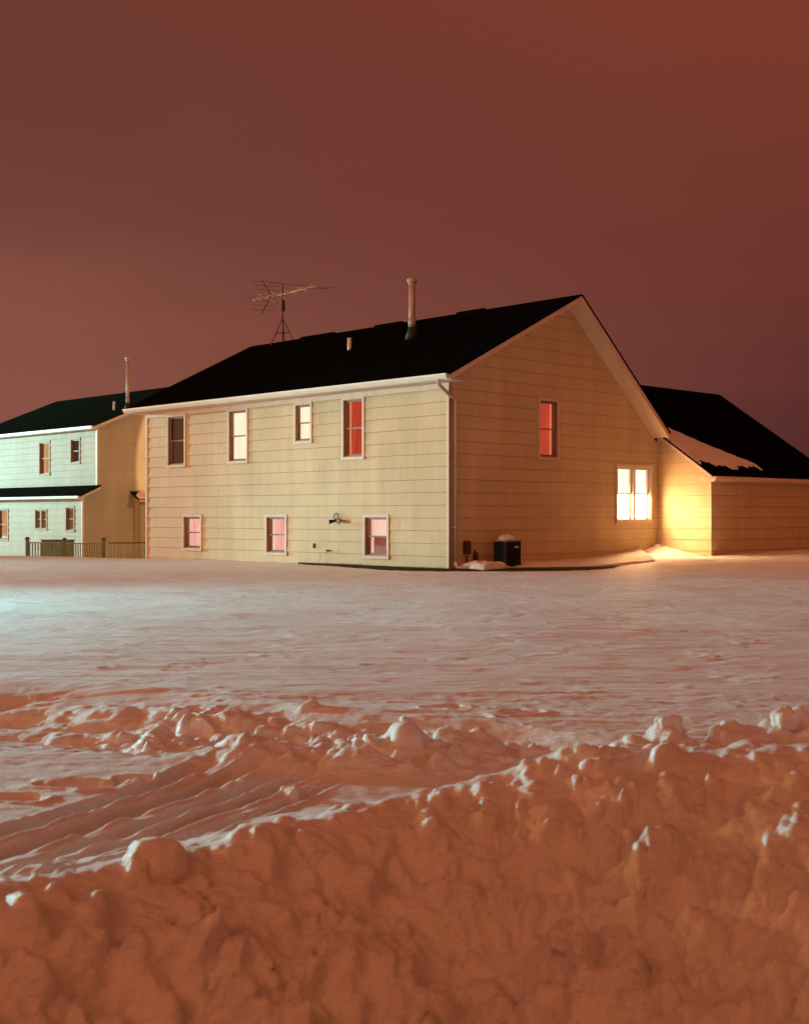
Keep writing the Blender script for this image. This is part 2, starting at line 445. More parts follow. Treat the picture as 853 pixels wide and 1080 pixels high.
bm = bmesh.new(); tube(bm, [PL(3.93, .33, 0), PL(3.93, .33, .09), PL(3.93, .28, .11)], .018, 8); tube(bm, [PL(3.87, .345, .07), PL(3.99, .345, .07)], .012, 6); obj('garden_tap', bm, 'darkmetal', house)
bm = bmesh.new(); wbox(bm, PG, .44, .62, .32, .62, .0, .10, bev=.012); mb = obj('meter_box', bm, 'meter', house)
bm = bmesh.new(); tube(bm, [PG(.53, .29, .05), PG(.53, -.1, .05)], .022, 8); tube(bm, [PG(.80, .42, .03), PG(.80, .05, .03)], .02, 8); wbox(bm, PG, .76, .86, .10, .36, .01, .08); obj('conduit', bm, 'meter', mb)

# ---- garage wing
WX0, WX1, WY0 = XR, 14.30, -1.587
wm = .69; WRY = 2.25
def wz(y): return 3.36 + wm * y      # roof surface
ridge_z = wz(WRY)
PW = mapR(WY0); PB = mapL(XR)
bm = bmesh.new()
siding(bm, PW, WX0, WX1, -.3, 2.20, joints=[[8.9, 13.0], [12.0], [9.0, 12.4], [12.9, 10.6]])
obj('wing_front_wall', bm, ['siding', 'gap'], house)
bm = bmesh.new()
siding(bm, PB, WY0, 0.0, -.3, 3.4)
clip(bm, (0, 0, 3.36 - .06), (0, -wm, 1))
obj('wing_side_wall', bm, ['siding', 'gap'], house)
bm = bmesh.new()
siding(bm, lambda s, z, o=0: (WX1 + o, s, z), WY0, 2 * WRY - WY0, -.3, ridge_z)
clip(bm, (0, 0, 3.36 - .06), (0, -wm, 1)); clip(bm, (0, 2 * WRY, 3.36 - .06), (0, wm, 1))
obj('wing_end_wall', bm, ['siding', 'gap'], house)
bm = bmesh.new(); siding(bm, lambda s, z, o=0: (s, 2 * WRY - WY0 + o, z), WX0, WX1, -.3, 2.2); obj('wing_rear_wall', bm, ['siding', 'gap'], house)
ye = -1.72
def yslab(y0, z0, y1, z1, x0, x1, t, name, m, parent):
    bm = bmesh.new(); L = math.hypot(y1 - y0, z1 - z0); n = int(L / .14)
    uy, uz = (y1 - y0) / L, (z1 - z0) / L; ny, nz = (-uz, uy) if uy > 0 else (uz, -uy)
    prof = [(y0, z0 - t)]
    for i in range(n):
        a, b = L * i / n, L * (i + 1) / n
        prof += [(y0 + uy * a + ny * .010, z0 + uz * a + nz * .010), (y0 + uy * b + ny * .001, z0 + uz * b + nz * .001)]
    prof.append((y1, z1 - t))
    prism(bm, [(x0, y, z) for y, z in prof], (x1 - x0, 0, 0))
    return obj(name, bm, m, parent)
yslab(ye, wz(ye), WRY, ridge_z, WX0 - .10, WX1 + .12, .03, 'wing_roof', 'shingle', house)
yslab(2 * WRY - ye, wz(ye), WRY + .001, ridge_z, WX0 + .1, WX1 + .12, .03, 'wing_roof', 'shingle', house)
bm = bmesh.new()   # rake board, gutter, eave return
prism(bm, [(WX0 - .09, ye + .02, wz(ye + .02) - .032), (WX0 - .09, 0, wz(0) - .032), (WX0 - .09, 0, wz(0) - .12), (WX0 - .09, ye + .02, wz(ye + .02) - .12)], (.03, 0, 0))
box(bm, (WX0 - .09, ye - .02, 2.02), (WX0 - .06, WY0 + .28, 2.16))
obj('wing_bargeboard', bm, 'trim', house)
bm = bmesh.new()
gx0, gx1 = WX0 - .11, WX1 + .1; gz = wz(ye)
pr = [(ye + .01, gz - .03), (ye + .01, gz - .13), (ye - .05, gz - .13), (ye - .09, gz - .07), (ye - .09, gz - .015), (ye - .08, gz - .015), (ye - .08, gz - .065), (ye - .045, gz - .12), (ye, gz - .12), (ye, gz - .03)]
prism(bm, [(gx0, y, z) for y, z in pr], (gx1 - gx0, 0, 0))
prism(bm, [(gx0, y, z) for y, z in ((ye + .01, gz - .03), (ye + .01, gz - .13), (ye - .05, gz - .13), (ye - .09, gz - .07), (ye - .09, gz - .02))], (.004, 0, 0))
box(bm, (gx0 + .03, ye + .012, 2.035), (gx1 - .05, WY0 - .025, 2.05)); box(bm, (gx0 + .03, ye + .011, 2.05), (gx1 - .05, ye + .03, gz - .04))
obj('wing_gutter', bm, 'trim', house)
bm = bmesh.new(); box(bm, (WX0 - .022, WY0 - .024, -.3), (WX0 + .05, WY0 + .0, 2.03)); obj('wing_corner_trim', bm, 'trim', house)

# snow lying on the wing roof: a thin wedge sheltered by the main roof
def roof_snow():
    bm = bmesh.new(); nx, ny = 60, 50; V = {}
    rnd = random.Random(3)
    ph = [rnd.uniform(0, 6.28) for _ in range(12)]
    def lo(x): return -1.32 + .10 * math.sin(x * 3.1 + ph[0]) + .06 * math.sin(x * 8.3 + ph[1]) + .035 * math.sin(x * 21 + ph[2]) - max(0, x - 9.6) * .13
    def hi(x): return .62 - (x - 7.9) * .74
    for i in range(nx + 1):
        x = 7.76 + 2.85 * i / nx
        for j in range(ny + 1):
            v = j / ny; a, b = lo(x), max(lo(x) + .02, hi(x)); y = a + (b - a) * v
            e = min(1, min(v, 1 - v) * 7) ** .5 * min(1, i / 3) * min(1, (nx - i) / 3)
            h = .012 + .075 * e * (1 + .15 * math.sin(x * 4 + y * 3) + .08 * math.sin(x * 13 - y * 11))
            V[i, j] = bm.verts.new((x, y, wz(y) + (h if 0 < i < nx and 0 < j < ny else -.01)))
    for i in range(nx):
        for j in range(ny): bm.faces.new((V[i, j], V[i + 1, j], V[i + 1, j + 1], V[i, j + 1]))
    o = obj('roof_snow', bm, 'snow', None, smooth=True)
    o.location = house.location; o.rotation_euler = house.rotation_euler
    tag(o, 'wedge of snow lying on the low black roof of the tan house wing', 'snow', kind='stuff')
roof_snow()

# =================================================================== AC UNIT
def house_pt(x, y, z=0):
    c, s = math.cos(RZ), math.sin(RZ); return (.955 + c * x - s * y, 27.2 + s * x + c * y, z)
ac = empty('air_conditioner', house_pt(1.17, -.62, .02), RZ)
tag(ac, 'dark boxy outdoor air conditioner unit with snow cap beside the gable wall', 'air conditioner')
w, d, h = .50, .36, .60
bm = bmesh.new()
box(bm, (.02, .02, .04), (w - .02, d - .02, h - .02), 0)
for x, y in ((0, 0), (w - .035, 0), (0, d - .035), (w - .035, d - .035)): box(bm, (x, y, 0), (x + .035, y + .035, h - .021))
box(bm, (0, 0, -.05), (w, d, .038))
obj('casing', bm, 'acmetal', ac)
bm = bmesh.new()
for k in range(15):
    z = .06 + k * .034
    box(bm, (.036, -.004, z), (w - .036, .016, z + .010)); box(bm, (-.004, .036, z), (.016, d - .036, z + .010))
for k in range(9): x = .06 + k * (w - .12) / 8; box(bm, (x, -.010, .05), (x + .008, -.0045, h - .03))
for k in range(6): y = .05 + k * (d - .1) / 5; box(bm, (-.010, y, .05), (-.0045, y + .008, h - .03))
obj('louvre_grille', bm, 'acmetal', ac)
bm = bmesh.new(); box(bm, (-.015, -.015, h - .019), (w + .015, d + .015, h + .012), 0, .006); obj('top_panel', bm, 'actop', ac)
bm = bmesh.new(); box(bm, (w * .55, -.018, h - .16), (w * .80, -.0105, h - .125)); obj('badge', bm, 'badge', ac)
bm = bmesh.new(); bmesh.ops.create_uvsphere(bm, u_segments=24, v_segments=12, radius=1)
for v in bm.verts:
    v.co = Vector((v.co.x * .21 + .03 * math.sin(v.co.y * 5), v.co.y * .15, max(-.02, v.co.z * .12 + .01 * math.sin(v.co.x * 7)))) + Vector((w / 2 - .04, d / 2, h + .02))
sn = obj('snow_heap', bm, 'snow', None, smooth=True); sn.location = ac.location; sn.rotation_euler = ac.rotation_euler
tag(sn, 'small rounded heap of snow on top of the air conditioner', 'snow')

# =================================================================== TV ANTENNA
ax = empty('tv_antenna', house_pt(RX, 10.75, RZT), RZ)
tag(ax, 'metal tv antenna on a tripod at the far end of the roof ridge', 'antenna')
bm = bmesh.new(); tube(bm, [(0, 0, -.02), (0, 0, 1.72)], .022, 8); obj('mast', bm, 'rust', ax)
def cyl(bm, a, b, r, seg=6): tube(bm, [a, b], r, seg)
c_, s_ = math.cos(-RZ), math.sin(-RZ)
def W(x, y, z): return (c_ * x - s_ * y, s_ * x + c_ * y, z)     # world-axis offsets into the antenna frame
for p in ((-.36, -.1, -.16), (.32, -.05, .02), (.02, .4, -.1)):
    bm = bmesh.new(); cyl(bm, W(p[0], p[1], p[2]), (0, 0, .70), .016); obj('tripod_leg', bm, 'rust', ax)
bm = bmesh.new(); cyl(bm, W(-.21, -.06, .25), W(.19, -.03, .27), .010); cyl(bm, W(.19, -.03, .27), W(.01, .25, .25), .010); cyl(bm, W(.01, .25, .25), W(-.21, -.06, .25), .010); obj('tripod_brace', bm, 'rust', ax)
bm = bmesh.new(); box(bm, (-.06, -.06, .90), (.06, .06, 1.22), 0, .015); tube(bm, [(0, 0, 1.22), (0, 0, 1.27)], .035, 8); obj('rotor', bm, 'rust', ax)
# boom tilts up to the right in the picture
B0 = Vector(W(-.88, -.10, 1.22)); B1 = Vector(W(.94, .15, 1.70))
bm = bmesh.new(); cyl(bm, B0, B1, .036, 6); obj('boom', bm, 'antenna', ax)
bd = (B1 - B0); side = Vector(W(.93, -.25, -.05)).normalized(); side = (side - side.project(bd)).normalized()
vert = bd.normalized().cross(side).normalized()
dirL = Vector(W(1.0, .05, -.07)).normalized()
rnd = random.Random(5)
for i in range(10):
    t = .10 + .88 * i / 9; c = B0.lerp(B1, t); l = .66 - .42 * (i / 9) ** .8
    bm = bmesh.new()
    e = (dirL * .62 + side * .78 * (1 if i % 2 else -.0) + Vector((0, 0, rnd.uniform(-.03, .03)))).normalized()
    cyl(bm, c - e * l * .55, c + e * l * .75, .0065, 5); obj('element', bm, 'antenna' if i % 2 else 'rust', ax)
bm = bmesh.new()   # V shaped corner reflector at the rear
c = B0.lerp(B1, .30)
for sgn in (1, -1):
    tip = c + Vector(W(-.30, -.0, .50 * sgn + (-.05 if sgn < 0 else .0)))
    cyl(bm, c, tip, .016, 6)
obj('reflector_arm', bm, 'rust', ax)
for sgn in (1, -1):
    for q in (.35, .6, .85):
        bm = bmesh.new(); p = c.lerp(c + Vector(W(-.30, 0, .50 * sgn)), q); cyl(bm, p - dirL * .33, p + dirL * .33, .006, 5); obj('reflector_rod', bm, 'rust', ax)
bm = bmesh.new(); t0 = Vector(W(-.42, .3, 1.84)); cyl(bm, t0, t0 + Vector(W(1.75, .3, -.16)), .008, 5); cyl(bm, B1 - Vector(W(.5, 0, .1)), B1 + Vector(W(.7, -.1, -.07)), .006, 5); obj('long_element', bm, 'rust', ax)

# =================================================================== NEIGHBOUR HOUSE
n0 = house_pt(7.72, 27.76, 0)
nb = empty('neighbour_house', n0, RZ)
tag(nb, 'pale two-storey house in cold light at the left edge, beyond the tan house', 'house')
NE, NR, NXR = 4.90, 4.78, 7.02
PN = mapL(0); PQ = mapL(-.68); PNG = mapR(0)
nL = (NR and (NXR - NE) / (NR + .3)); NL = 11.7; NB = -1.1
W2 = [(3.93, 4.93, 2.92, 4.47, 'amber', None, 'amberdim', 1, 'upper window with glowing amber blind'),
      (1.33, 2.17, 3.36, 4.48, 'darkblind', None, None, 0, 'unlit small upper window'),
      (9.2, 10.1, 2.92, 4.47, 'darkblind', None, None, 0, 'unlit upper window out of the light')]
W3 = [(6.48, 7.55, .02, 1.50, 'amber', None, 'amberdim', 1, 'tall amber-lit window downstairs'),
      (2.93, 4.02, .53, 1.46, 'amberdim', None, 'amber', -1, 'double casement window dimly lit amber'),
      (.60, 1.36, .47, 1.56, 'amberdim', None, None, 0, 'narrow dim window downstairs')]
bm = bmesh.new()
siding(bm, PN, 0, NL, 2.0, NE + .02, [hole(*w[:4]) for w in W2], joints=[[3, 8], [5.5], [1, 7]])
obj('upper_wall', bm, ['siding2', 'gap_shade2'], nb)
bm = bmesh.new()
siding(bm, PQ, 0, NL, NB, 2.02, [hole(*w[:4]) for w in W3], joints=[[3, 8], [5.5], [2, 7]])
obj('lower_wall', bm, ['siding2', 'gap_shade2'], nb)
for w_ in W2: window(nb, PN, *w_[:4], w_[4], w_[5], w_[6], w_[7], label=w_[8], trimmat='siding2', proud=.035)
for i, w_ in enumerate(W3): window(nb, PQ, *w_[:4], w_[4], w_[5], w_[6], w_[7], label=w_[8], double=(i == 1), trimmat='siding2', proud=.035, gap=.45 if i == 1 else .16)
bm = bmesh.new()
siding(bm, PNG, 0, 9.56, NB, NXR, joints=[[3, 8], [5.5], [2, 7]])
clip(bm, (0, 0, NE + nL * .3 - .1), (-nL, 0, 1)); clip(bm, (NR, 0, NXR - .1), (nL, 0, 1))
sd = bmesh.new()
siding(bm, PNG, -.68, 0, NB, 2.35)
bmesh.ops.bisect_plane(bm, geom=bm.verts[:] + bm.edges[:] + bm.faces[:], plane_co=(-.9, 0, 1.99), plane_no=(-.42, 0, 1), clear_outer=False)
kill = [f for f in bm.faces if f.calc_center_median().x < 0 and f.calc_center_median().z > 1.99 + .42 * (f.calc_center_median().x + .9)]
bmesh.ops.delete(bm, geom=kill, context='FACES'); sd.free()
obj('gable_wall', bm, ['siding2', 'gap_shade2'], nb)
bm = bmesh.new(); siding(bm, lambda s, z, o=0: (s, NL + o, z), 0, 9.56, NB, NXR)
clip(bm, (0, 0, NE + nL * .3 - .1), (-nL, 0, 1)); clip(bm, (NR, 0, NXR - .1), (nL, 0, 1)); obj('rear_gable_wall', bm, ['siding2', 'gap_shade2'], nb)
bm = bmesh.new(); siding(bm, lambda s, z, o=0: (9.56 + o, s, z), 0, NL, NB, NE); obj('rear_wall', bm, ['siding2', 'gap_shade2'], nb)
shingled(-.3, NE, NR, NXR, -.25, 12.1, .04, 'roof', 'shingle2', nb)
shingled(9.86, NE, NR + .001, NXR, -.25, 12.1, .04, 'roof', 'shingle2', nb)
bm = bmesh.new(); prism(bm, [(-.29, -.24, NE - .04), (NR, -.24, NXR - .04), (9.85, -.24, NE - .04), (9.85, -.24, NE - .16), (NR, -.24, NXR - .16), (-.29, -.24, NE - .16)], (0, .03, 0)); obj('bargeboard', bm, 'trim', nb)
bm = bmesh.new(); box(bm, (-.40, -.22, NE - .12), (-.30, 12.05, NE - .01)); box(bm, (-.31, -.20, NE - .14), (-.02, 12.0, NE - .125)); obj('gutter', bm, 'vinyl', nb)
bm = bmesh.new(); prism(bm, [(-1.0, -.35, 1.98), (0.0, -.35, 2.44), (0.0, -.35, 2.38), (-1.0, -.35, 1.93)], (0, 12.1, 0)); obj('pent_roof', bm, 'shingle2', nb)
bm = bmesh.new(); prism(bm, [(-.99, -.33, 1.92), (-.0, -.33, 2.37), (-.0, -.33, 2.27), (-.99, -.33, 1.82)], (0, .03, 0)); obj('pent_bargeboard', bm, 'trim', nb)
bm = bmesh.new(); box(bm, (-1.09, -.33, 1.87), (-1.0, 11.7, 1.97)); box(bm, (-1.0, -.3, 1.85), (-.70, 11.7, 1.865)); obj('pent_gutter', bm, 'vinyl', nb)
bm = bmesh.new(); box(bm, (-.024, -.024, 2.3), (.05, .05, NE - .14)); box(bm, (-.704, -.024, NB), (-.63, .05, 1.85)); obj('corner_trim', bm, 'vinyl', nb)
flue(1.72, .40, NE + nL * 2.0, 8.0, .07, nb)
stack(1.80, 1.62, NE + nL * 2.1 - .02, NE + nL * 2.1 + .37, nb)
# small bumped-out entry with snow-laden shed roof
bm = bmesh.new(); P1 = mapL(1.80); P2 = mapR(-.45)
siding(bm, P1, -.45, 0, NB, 1.92); siding(bm, P2, 1.80, 6.2, NB, 1.92); obj('entry_wall', bm, ['siding2', 'gap_shade2'], nb)
bm = bmesh.new(); prism(bm, [(1.58, -.75, 1.84), (1.58, 0, 2.20), (1.58, 0, 2.14), (1.58, -.75, 1.78)], (4.6, 0, 0)); obj('entry_roof', bm, 'shingle2', nb)
bm = bmesh.new(); box(bm, (1.56, -.82, 1.74), (6.2, -.755, 1.83)); obj('entry_gutter', bm, 'trim', nb)
bm = bmesh.new()
V = {}
for i in range(31):
    x = 1.60 + 4.5 * i / 30; top = min(.0, -.45 + 1.1 * (x - 1.6))
    for j in range(9):
        y = -.70 + (top + .70) * j / 8 if top > -.69 else -.70 + .01 * j
        hh = .02 + .13 * math.sin(math.pi * min(1, max(0, j / 8))) ** .5 * min(1, i / 3)
        V[i, j] = bm.verts.new((x, y, 1.84 + (y + .75) * .48 + (hh if j not in (0,) else .0)))
for i in range(30):
    for j in range(8): bm.faces.new((V[i, j], V[i + 1, j], V[i + 1, j + 1], V[i, j + 1]))
es = obj('entry_snow', bm, 'snow', None, smooth=True); es.location = nb.location; es.rotation_euler = nb.rotation_euler
tag(es, 'strip of snow on the little shed roof of the pale neighbour house', 'snow', kind='stuff')

# =================================================================== DECK RAILINGS
def railing(x0, y0, x1, y1, zt, zb, matr, matb, pitch, label, posts=(0, 1), ph=.10):
    r = empty('deck_railing', (x0, y0, zb), math.atan2(y1 - y0, x1 - x0)); L = math.hypot(x1 - x0, y1 - y0); H = zt - zb
    tag(r, label, 'railing', 'railing sections of the deck between the two houses')
    for p in posts:
        bm = bmesh.new(); box(bm, (p * L - .05, -.05, 0), (p * L + .05, .05, H + ph)); q = obj('post', bm, matr, r)
        bm = bmesh.new(); box(bm, (p * L - .085, -.085, H + ph), (p * L + .085, .085, H + ph + .03)); box(bm, (p * L - .065, -.065, H + ph + .03), (p * L + .065, .065, H + ph + .09), 0, .02); obj('post_cap', bm, 'wooddark', q)
    bm = bmesh.new(); box(bm, (.051, -.07, H - .04), (L - .051, .05, H)); obj('top_rail', bm, matb if matr == 'wood' else matr, r)
    bm = bmesh.new(); box(bm, (.051, -.02, H * .2), (L - .051, .02, H * .2 + .08)); obj('bottom_rail', bm, matr, r)
    bm = bmesh.new(); n = int(L / pitch)
    for k in range(1, n): x = L * k / n; box(bm, (x - .019, -.058, 0.02), (x + .019, -.022, H - .041))
    obj('baluster_panel', bm, matb, r)
railing(-14.1, 47.0, -12.62, 46.6, .17, -.9, 'wood', 'woodlight', .115, 'leftmost green deck railing section with pale balusters, low board wall behind', posts=(0,))
railing(-12.6, 46.6, -11.15, 46.6, .15, -.9, 'wood', 'woodlight', .085, 'middle deck railing section with close pale balusters between two posts', posts=(0, 1))
railing(-11.05, 46.75, -9.2, 47.5, .16, -.9, 'wooddark', 'woodlight', .12, 'dark brown railing section running up to the corner of the tan house', posts=())
dk = empty('deck_screen', (-13.95, 48.3, -.9)); tag(dk, 'low green board screen standing behind the leftmost railing section', 'screen')
bm = bmesh.new()
for k in range(11): box(bm, (k * .115, 0, 0), (k * .115 + .107, .02, 1.10)); 
obj('boards', bm, 'wood', dk)
bm = bmesh.new(); box(bm, (-.03, -.02, 1.101), (1.30, .05, 1.14)); obj('cap_rail', bm, 'wooddark', dk)

# =================================================================== SNOW TERRAIN
def lerp(x, xs, ys): return np.interp(x, xs, ys)
def sst(a, b, x): t = np.clip((x - a) / (b - a), 0, 1); return t * t * (3 - 2 * t)
def hash2(ix, iy, seed):
    n = (ix.astype(np.int64) * 374761393 + iy.astype(np.int64) * 668265263 + seed * 982451653) & 0x7fffffff
    n = ((n ^ (n >> 13)) * 1274126177) & 0x7fffffff
    n = (n ^ (n >> 16)) & 0xffffff
    return n / float(0xffffff)
def vnoise(x, y, seed=0):
    ix = np.floor(x); iy = np.floor(y); fx = x - ix; fy = y - iy
    u = fx * fx * fx * (fx * (fx * 6 - 15) + 10); v = fy * fy * fy * (fy * (fy * 6 - 15) + 10)
    g = lambda a, b: hash2(ix + a, iy + b, seed)
    return (g(0, 0) * (1 - u) + g(1, 0) * u) * (1 - v) + (g(0, 1) * (1 - u) + g(1, 1) * u) * v
def fbm(x, y, seed=0, octv=4, gain=.5):
    s = 0; a = 1; t = 0
    for k in range(octv):
        s = s + a * (vnoise(x, y, seed + k * 17) - .5); t += a; a *= gain
        x, y = (x * .8 - y * .6) * 2.03 + 5.2, (x * .6 + y * .8) * 2.03 + 1.7
    return s / t * 2
def ridged(x, y, seed=0, octv=4):
    s = 0; a = 1; t = 0
    for k in range(octv):
        s = s + a * (1 - np.abs(2 * vnoise(x, y, seed + k * 13) - 1)); t += a; a *= .5
        x, y = x * 2.1 + 3, y * 2.1 + 9
    return s / t

CX = [-6, -1.9, -1.21, -.9, -.6, -.09, .19, .48, .77, 1.12, 1.42, 2.2, 6]
CY = [2.2, 3.45, 3.77, 4.0, 4.26, 4.61, 4.75, 4.79, 4.81, 4.62, 4.50, 4.7, 6.0]
CZ = [-.02, .03, .06, .075, .09, .12, .16, .24, .27, .31, .345, .42, .45]
_gx = np.linspace(-8, 8, 1601); _k = np.exp(-np.linspace(-2.5, 2.5, 81) ** 2); _k /= _k.sum()
def smoothed(ys_): 
    v = np.interp(_gx, CX, ys_); return np.convolve(np.pad(v, 40, mode='edge'), _k, 'valid')
_cy, _cz = smoothed(CY), smoothed(CZ)
def H(x, y):
    xl = x; n1 = fbm(x * 1.3, y * 1.3, 3, 3)
    # ---- lawn
    base = lerp(y, [0, 6, 10, 20, 26, 40], [-.12, -.12, -.10, -.03, 0, 0])
    base = base + .05 * sst(12, 27, y) * sst(3.5, 11, x) + .10 * sst(26, 33, y) * sst(3, 12, x)
    base = base + fbm(x * .22, y * .22, 9, 3) * .05 * sst(8, 14, y) * (1 - sst(20, 27, y))
    # far-left crest then a drop towards the neighbour's yard
    drop = sst(31.5, 41, y + .35 * x + .6)
    base = base + .05 * sst(24, 31, y) * (1 - sst(-12, -5, x)) - .95 * drop * (1 - sst(-6, 2, x - (y - 34) * .2)) 
    # wind-carved ripples, long in x
    wx, wy = x + .35 * y * 0.2 + .6 * n1, y + .10 * x
    rip = fbm(wx * .7, wy * 4.5, 21, 4) * .013 + fbm(wx * 3.2, wy * 13, 33, 3) * .009 + fbm(wx * .16, wy * 1.0, 41, 3) * .03
    far = sst(6, 8, y) * (1 - sst(60, 90, y))
    base = base + rip * (.45 + .55 * far) * (1 - .6 * sst(25, 28, y))
    # ---- churned track crossing in front (left to centre, dying into the bank)
    yt = lerp(x, [-8, -2.6, -1.5, -.2, .8, 2], [9.2, 8.25, 7.85, 7.15, 7.0, 6.8]) + .12 * fbm(x * 1.6, y * 0, 5, 2)
    hw = lerp(x, [-8, -2.6, -1.2, .2, 1.0, 2], [1.3, 1.2, 1.05, .75, .45, .2])
    q = (y - yt) / hw
    band = (1 - sst(.25, 1.1, np.abs(q))) * (1 - sst(.9, 1.5, x))
    ruts = .050 * np.cos(q * 9 + 1.2 * n1) + .075 * ridged(x * .8 + 2, y * 2.6 + .3 * x, 51, 4) - .05
    chunk = fbm(x * 4.5, y * 4.5, 61, 4) * .055
    mess = sst(-2.2, -1.0, x)
    base = base + band * (-.17 + ruts * (1 - .5 * mess) + chunk * (.35 + .9 * mess))
    # thrown-up rim before the band, far side
    base = base + .012 * np.exp(-((q - 1.12) / .10) ** 2) * (.4 + ridged(x * 3, y * 3, 71, 3)) * (1 - sst(1.2, 2, x))
    # heap in the middle of the track and a trench cutting through it
    heap = np.exp(-(((x + .45) / .62) ** 2 + ((y - 6.72) / .32) ** 2)) + .8 * np.exp(-(((x - .35) / .55) ** 2 + ((y - 6.75) / .30) ** 2))
    base = base + heap * (.13 + .07 * fbm(x * 3.2, y * 3.2, 81, 4))
    # ---- sled grooves, lower left
    s = x * .89 - y * .46; along = x * .46 + y * .89
    wob = .035 * fbm(along * 1.1, s * 0 + 3, 91, 3)
    gmask = sst(2.6, 3.1, along) * (1 - sst(5.0, 5.5, along))
    for s0, wd, dp in ((-3.86, .085, .085), (-3.62, .075, .07), (-3.42, .06, .055), (-3.28, .05, .05), (-3.10, .05, .04)):
        e = (s - s0 - wob) / wd
        base = base - dp * (1 - sst(.6, 1.0, np.abs(e))) * gmask
        base = base + dp * .30 * np.exp(-((np.abs(e) - 1.15) / .22) ** 2) * gmask * (.5 + fbm(along * 6, s * 6, 95, 3))
    # foot pockets
    for px, py, r_ in ((-1.58, 6.1, .12), (-1.80, 5.8, .08), (-1.35, 6.2, .07), (.35, 8.4, .14), (.75, 8.15, .10)):
        e = np.hypot((x - px) / 1.6, y - py) / r_ + .7 * fbm(x * 6, y * 6, 99, 3)
        base = base - .045 * (1 - sst(.5, 1.1, e)) + .010 * np.exp(-((e - 1.15) / .2) ** 2)
    # ---- the ploughed bank
    jag = .045 * fbm(x * 2.4, x * 0 + 1, 111, 4)
    yc = np.interp(x, _gx, _cy) + jag * .8; zc = np.interp(x, _gx, _cz) + 0.022 * fbm(x * 3.1, x * 0 + 7, 117, 4)
    u = y - yc                                    # + behind the crest
    front = zc - .66 * np.sqrt(np.clip(-u, 0, 9) ** 2 + .006) + .05
    front = np.maximum(front, -.55)
    bk = lerp(x, [-2, 0, .8, 1.6, 3], [.16, .17, .20, .26, .3]); backlen = lerp(x, [-2, 0, .8, 1.6, 3], [1.15, 1.2, 1.1, 1.5, 1.8])
    back = zc - (zc - base) * (1 - (1 - np.clip(u / backlen, 0, 1)) ** 1.35)
    bank = np.where(u < 0, front, back)
    topm = np.exp(-((u - .30) / .35) ** 2)
    strk = fbm((x * .93 + y * .36) * 2.0, (y * .93 - x * .36) * 10, 141, 4) * .026
    bank = bank + strk * topm + np.where(u >= 0, fbm(x * 7, y * 7, 151, 3) * .018 * (1 - sst(backlen * .8, backlen * 1.1, u)), 0)
    # second crest behind, right-hand side
    c2 = sst(.1, 1.0, x) * np.exp(-((y - (5.25 + .25 * (x - 1) + .1 * fbm(x * 3, y * 0, 161, 3))) / .34) ** 2)
    bank = bank + c2 * lerp(x, [.2, .8, 1.1, 1.8, 4], [.03, .12, .17, .26, .32]) * (1 + .9 * fbm(x * 5, y * 5, 171, 4))
    z = np.where(u < backlen * 1.02, np.where(u < 0, bank, np.maximum(bank, base - .02)), np.maximum(base, bank if False else base) + c2 * lerp(x, [.2, .8, 1.1, 1.8, 4], [.03, .12, .17, .26, .32]))
    # ---- around the house: house-local coordinates
    dx, dy = x - .955, y - 27.2; c, s2 = math.cos(RZ), math.sin(RZ)
    hx, hy = c * dx + s2 * dy, -s2 * dx + c * dy
    E = lerp(x, [-8, -2.4, -1.2, -.3, .9, 3.0, 3.9, 4.7, 30], [60, 30.2, 28.35, 27.0, 26.35, 26.45, 26.8, 27.8, 60]) + .05 * fbm(x * 4, x * 0, 181, 3)
    ditch = sst(0, .14, y - E) * (y < 45) * (x > -3.5) * (x < 6)
    # drift against gable wall
    dist = -hy
    foot = .80 + .10 * fbm(hx * 1.4, hx * 0, 191, 3) + .75 * sst(1.2, 3.4, hx)
    drift = .02 + .10 * sst(0, .6, (foot - dist)) + .02 * fbm(x * 2, y * 2, 195, 3) + .035 * sst(4, 7, hx)
    dm = sst(-.04, .05, foot - dist) * sst(.05, .35, hx)
    z = z * (1 - ditch) + (-.30) * ditch
    dz = drift * dm + (-.30) * (1 - dm)
    z = np.where((ditch > 0.02) & (hx > .05), np.maximum(z, np.where(dm > 0.01, dz, -1)), z)
    # terrace and drifts towards the garage
    terr = sst(26.9, 28.3, y + .10 * fbm(x * .8, y, 201, 3)) * sst(3.6, 5.6, x) * (1 - sst(40, 44, y))
    z = z + terr * (.075 + .03 * fbm(x * .9, y * 2.0, 205, 3))
    # mound in the inner corner
    mx, my = hx - 7.72, hy + .12
    mound = np.clip(1 - np.abs(mx + .02) / np.where(mx < 0, 1.5, 3), 0, 1) ** 1.35 * np.clip(1 - np.abs(my) / 1.35, 0, 1) ** 1.3
    z = z + mound * .33 * (1 + .25 * fbm(x * 6, y * 6, 211, 3))
    # small heaps round the downspout and the unit
    for (a, b, r_, hgt) in ((.55, -.55, .34, .12), (.95, -.75, .28, .09), (1.95, -.85, .4, .05), (-.14, -.15, .16, .04)):
        z = z + hgt * np.exp(-(((hx - a) ** 2 + (hy - b) ** 2) / r_ ** 2)) * (1 + .4 * fbm(x * 6, y * 6, 221, 3)) + 0 * x
    return z

def spaced(segs):
    out = []
    for a, b, d0, d1 in segs:
        p = a; L = b - a
        while p < b - 1e-6:
            out.append(p); p += d0 + (d1 - d0) * (p - a) / L
    out.append(segs[-1][1]); return np.array(out)

